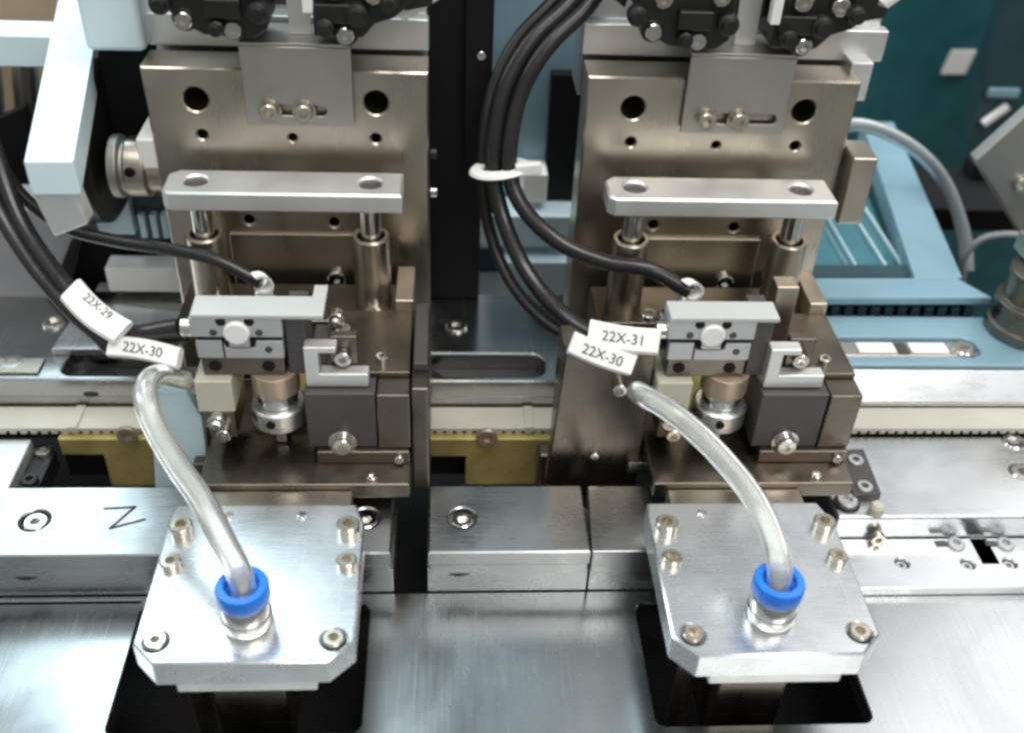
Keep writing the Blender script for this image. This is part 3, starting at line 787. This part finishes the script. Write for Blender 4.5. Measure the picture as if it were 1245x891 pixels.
MB().lathe([(10.5, 5.5), (10.5, 12), (9, 12.5)], (p.x, 338, p.z), 'x', 36).build('coupling', 'nickel', t, .3)
screw((p.x + 8, 327.6, p.z + 3), 1.8, .8, t, 'y', 'black_panel')
MB().lathe([(8.8, 12.6), (8.8, 26)], (p.x, 338, p.z), 'x', 36).build('shaft', 'nickel', t, .3)
MB().box(p.x + 11, p.x + 26, 330, 352, p.z + 2, p.z + 14).build('bearing_block', 'white_plastic', t, .8)
tag(t, 'black drive with round nickel coupling beside the mounting plate', 'motor')
t = empty('grey_housing', A(40, 400, y=355))
z0 = 30
MB().prism([(A(u, v, y=352).x, A(u, v, y=352).z) for u, v in ((-60, 250), (100, 258), (60, 430), (-60, 432))], 352, 372, axis='y').build('panel', 'grey_paint', t, 1)
MB().prism([(A(u, v, y=351).x, A(u, v, y=351).z) for u, v in ((88, 290), (100, 285), (62, 424), (36, 424))], 349, 351.8, axis='y').build('edge_trim', 'black_panel', t, .5)
tag(t, 'mid grey sloping housing panel behind the hanging cables', 'panel')
t = empty('terminal_block', A(170, 360, y=352))
B = lambda u0, v0, u1, v1, y, d: (A(u0, v1, y=y).x, A(u1, v1, y=y).x, y, y + d, A(u0, v1, y=y).z, A(u0, v0, y=y).z)
MB().box(*B(60, 285, 228, 378, 366, 12)).build('black_base', 'black_panel', t, .6)
MB().box(*B(133, 326, 222, 355, 352, 10)).build('white_cover', 'white_plastic', t, .6)
MB().box(*B(118, 366, 236, 402, 350, 14)).build('ledge', 'grey_anodised', t, .6)
MB().box(*B(120, 240, 165, 286, 358, 8)).build('clear_cap', 'pale_film', t, .8)
MB().box(*B(165, 240, 205, 292, 362, 8)).build('green_board', 'teal_dark', t, .5)
for u in (172, 186, 199): MB().box(*B(u, 262, u + 8, 290, 358, 4)).build('terminal', 'pale_film', t, .4)
tag(t, 'dark terminal block with white cover behind the thin cable', 'terminal')
t = empty('sloping_rail', A(120, 420, z=31))
MB().prism([(A(u, v, z=33).x, A(u, v, z=33).y) for u, v in ((62, 424), (102, 365), (225, 380), (225, 424))], 30.1, 33).build('plate', 'aluminium', t, .5)
tag(t, 'bright flat aluminium plate lying on the rail behind the sleeves', 'plate')
t = empty('carton_panel', A(20, 40, y=450))
MB().box(*B(-60, -40, 84, 48, 450, 30)).build('panel', 'tan', t, 1)
tag(t, 'tan brown panel behind the white cross rail', 'panel')
t = empty('cable_duct', A(30, 150, y=430))
MB().box(*B(-80, 70, 130, 260, 430, 20)).build('back', 'grey_paint', t, 1)
for k in range(5):
    u = -20 + k * 22
    MB().prism([(A(a, b, y=424).x, A(a, b, y=424).z) for a, b in ((u, 78), (u + 11, 78), (u + 17, 150), (u + 5, 150))], 424, 429.8, axis='y').build('fin', 'tan' if k % 2 else 'dark_anodised', t, .5)
MB().prism([(A(a, b, y=418).x, A(a, b, y=418).z) for a, b in ((-60, 170), (30, 130), (40, 200), (20, 260), (-60, 260))], 418, 423, axis='y').build('dark_flap', 'black_panel', t, .5)
tag(t, 'grey finned duct behind the pale arm', 'duct')

# ================================================================== MIDDLE BACKGROUND
t = empty('black_post', A(560, 370, y=352))
a, b = A(519, 366, y=353), A(582, 366, y=353)
MB().box(a.x, b.x, 353, 400, 30.2, 330).build('column', 'black_panel', t, 1)
MB().box(a.x + 14, b.x + 2.5, 349, 352.8, 92, 300).build('cover_strip', 'black_panel', t, .6)
screw((b.x - 1.5, 349, A(591, 68, y=349).z), 1.6, .8, t, 'y', 'chrome')
tag(t, 'black column standing in the gap beside the pale arm unit', 'column')
t = empty('film_post', A(640, 370, y=420))
a, b = A(588, 366, y=420), A(716, 366, y=420)
MB().box(a.x, b.x, 420, 450, 30, 380).build('column', 'blue_film', t, 1)
MB().box(*B(660, 90, 704, 250, 414, 5.6)).build('dark_window', 'black_panel', t, .8)
MB().box(*B(634, 212, 664, 247, 405, 14.5)).build('white_stop', 'white_plastic', t, .8)
MB().box(*B(572, 262, 700, 300, 400, 18)).build('ledge', 'pale_film', t, .8)
MB().box(*B(572, 318, 700, 372, 395, 22)).build('lower_ledge', 'pale_film', t, .8)  # both ledges get the paler film colour to offset the shade on them
MB().box(*B(578, 300, 612, 332, 392, 2.8)).build('dark_catch', 'teal_dark', t, 1.5)
tag(t, 'tall column with blue film behind the tied cable bundle', 'column')

# ================================================================== RIGHT BACKGROUND
t = empty('film_gantry', A(1080, 360, z=36))
zf = 40
F = lambda u, v, z=zf: (A(u, v, z=z).x, A(u, v, z=z).y)
MB().prism([F(972, 338), F(1165, 338), F(1208, 362), F(972, 362)], zf - 3.5, zf).build('front_member', 'blue_film', t, .8)
MB().prism([F(1112, 337.5), F(1170, 337.5), F(1086, 148), F(1048, 148)], zf - 10, zf).build('side_member', 'blue_film', t, .8)
MB().prism([F(960, 337), F(1112, 337), F(1040, 170), F(920, 170)], zf - 16, zf - 9).build('recess_floor', 'teal_gloss', t, .5)
for u0, w_ in ((1096, 3.5), (1076, 3.0), (1040, 2.2), (1030, 1.6)):
    u1 = u0 + w_; k = (322 - 190) / (322 + 520)
    MB().prism([F(u0, 322, zf - 7), F(u1, 322, zf - 7), F(u1 - (u1 - 545) * k, 190, zf - 7), F(u0 - (u0 - 545) * k, 190, zf - 7)], zf - 8.95, zf - 7).build('ridge', 'pale_film', t, .3)
MB().prism([F(960, 336, zf - 3), F(1109, 336, zf - 3), F(1103, 322, zf - 3), F(960, 322, zf - 3)], zf - 8.9, zf - 3).build('cross_ridge', 'teal_dark', t, .6)
tag(t, 'blue film-covered machine frame with ridged recess behind the rail', 'frame')
t = empty('toothed_rack', A(1080, 385, z=30))
r0, r1 = A(978, 392, z=30.5), A(1190, 392, z=30.5)
MB().box(r0.x, r1.x, 341, 358, 22, 30).build('rack_body', 'black_panel', t, .4)
n = 13
for i in range(n):
    x = r0.x + (r1.x - r0.x) * (i + .2) / n
    MB().box(x, x + 3.6, 343, 352, 30.03, 34).build('rack_tooth', 'teal_dark', t, .3)
tag(t, 'dark toothed rack between blue frame and film rail', 'rack')
t = empty('teal_cabinet', A(1150, 200, y=640))
MB().box(*B(860, -160, 1460, 420, 640, 20)).build('panel', 'teal_panel', t, 1)
MB().obox(A(1165, 76, y=638), V(1, 0, .02).normalized(), V(0.16, 0, 1).normalized(), V(0, 1, 0), 16, 16, 1.6).build('sticker', 'white_plastic', t, .2)
tag(t, 'dark teal cabinet wall with a pale square sticker', 'cabinet')
t = empty('slanting_panel', A(1230, 120, y=560))
MB().prism([(A(u, v, y=560).x, A(u, v, y=560).z) for u, v in ((1240, -60), (1330, -60), (1330, 240), (1175, 175))], 560, 575, axis='y').build('panel', 'teal_dark', t, 1)
MB().obox(A(1220, 113, y=556), V(1, 0, 0), V(0, 0, 1), V(0, 1, 0), 18, 5, 3).build('hinge', 'blue_film', t, .5)
MB().obox(A(1210, 140, y=556), V(.7, 0, .71).normalized(), V(-.71, 0, .7).normalized(), V(0, 1, 0), 16, 4, 3).build('stay', 'white_plastic', t, .5)
tag(t, 'dark slanting door panel with pale hinge beside the teal wall', 'door')
t = empty('black_tray', A(1160, 280, y=470))
MB().box(A(1090, 300, y=430).x, 520, 431, 475, 20, 32).build('bed', 'black_panel', t, 1)
MB().box(A(1130, 300, y=480).x, 520, 462, 474, 32.1, 40).build('kerb', 'black_panel', t, 1)
tag(t, 'black machine bed beyond the blue film frame', 'bed')
t = empty('grey_plate', A(1240, 220, y=395))
MB().prism([(A(u, v, y=395).x, A(u, v, y=395).z) for u, v in ((1186, 196), (1262, 128), (1340, 150), (1300, 330), (1245, 292))], 395, 402, axis='y').build('plate', 'sheet_metal', t, .8)
p = A(1241, 223, y=395); screw((p.x, 395, p.z), 3.4, 2.5, t, 'y')
tag(t, 'tilted grey metal plate with a brass-coloured screw', 'plate')
p = A(1190, 420, y=330)
t = empty('small_motor', (p.x + 12, 330, 36))
MB().lathe([(15.5, 32.5), (15.5, 37), (14, 37.5), (14, 44), (15, 44.5), (15, 47), (12.5, 48), (12.5, 57), (13.5, 57.5), (13.5, 60), (10, 61.5)], (p.x + 16, 330, 0), 'z', 36).build('housing', 'nickel_dark', t, .5)
for dx, dz in ((6, 52), (10, 44)): screw((p.x + dx, 317, dz), 2.6, 3.0, t, 'y', 'chrome')
MB().box(p.x + 8, p.x + 60, 318, 345, 62.1, 70).build('cap', 'nickel', t, .6)
tag(t, 'brown-grey round motor housing standing on the film rail', 'motor')
o = MB().sweep(spline([A(985, 160, y=420), A(1040, 152, y=424), A(1085, 165, y=430), A(1125, 192, y=432), A(1152, 228, y=430), A(1172, 285, y=420), A(1176, 330, y=410)], 8), 3.1, 16, inner=2.2).build('hose', 'shaded_tube', None, 0)
tag(o, 'clear hose curving over the blue frame before the teal wall', 'hose')
cable([A(1170, 345, y=400), A(1172, 315, y=398), A(1192, 292, y=396), A(1225, 285, y=393), A(1262, 290, y=390)], 1.6, 'thin grey looped cable near the tilted grey plate', mat='grey_paint')
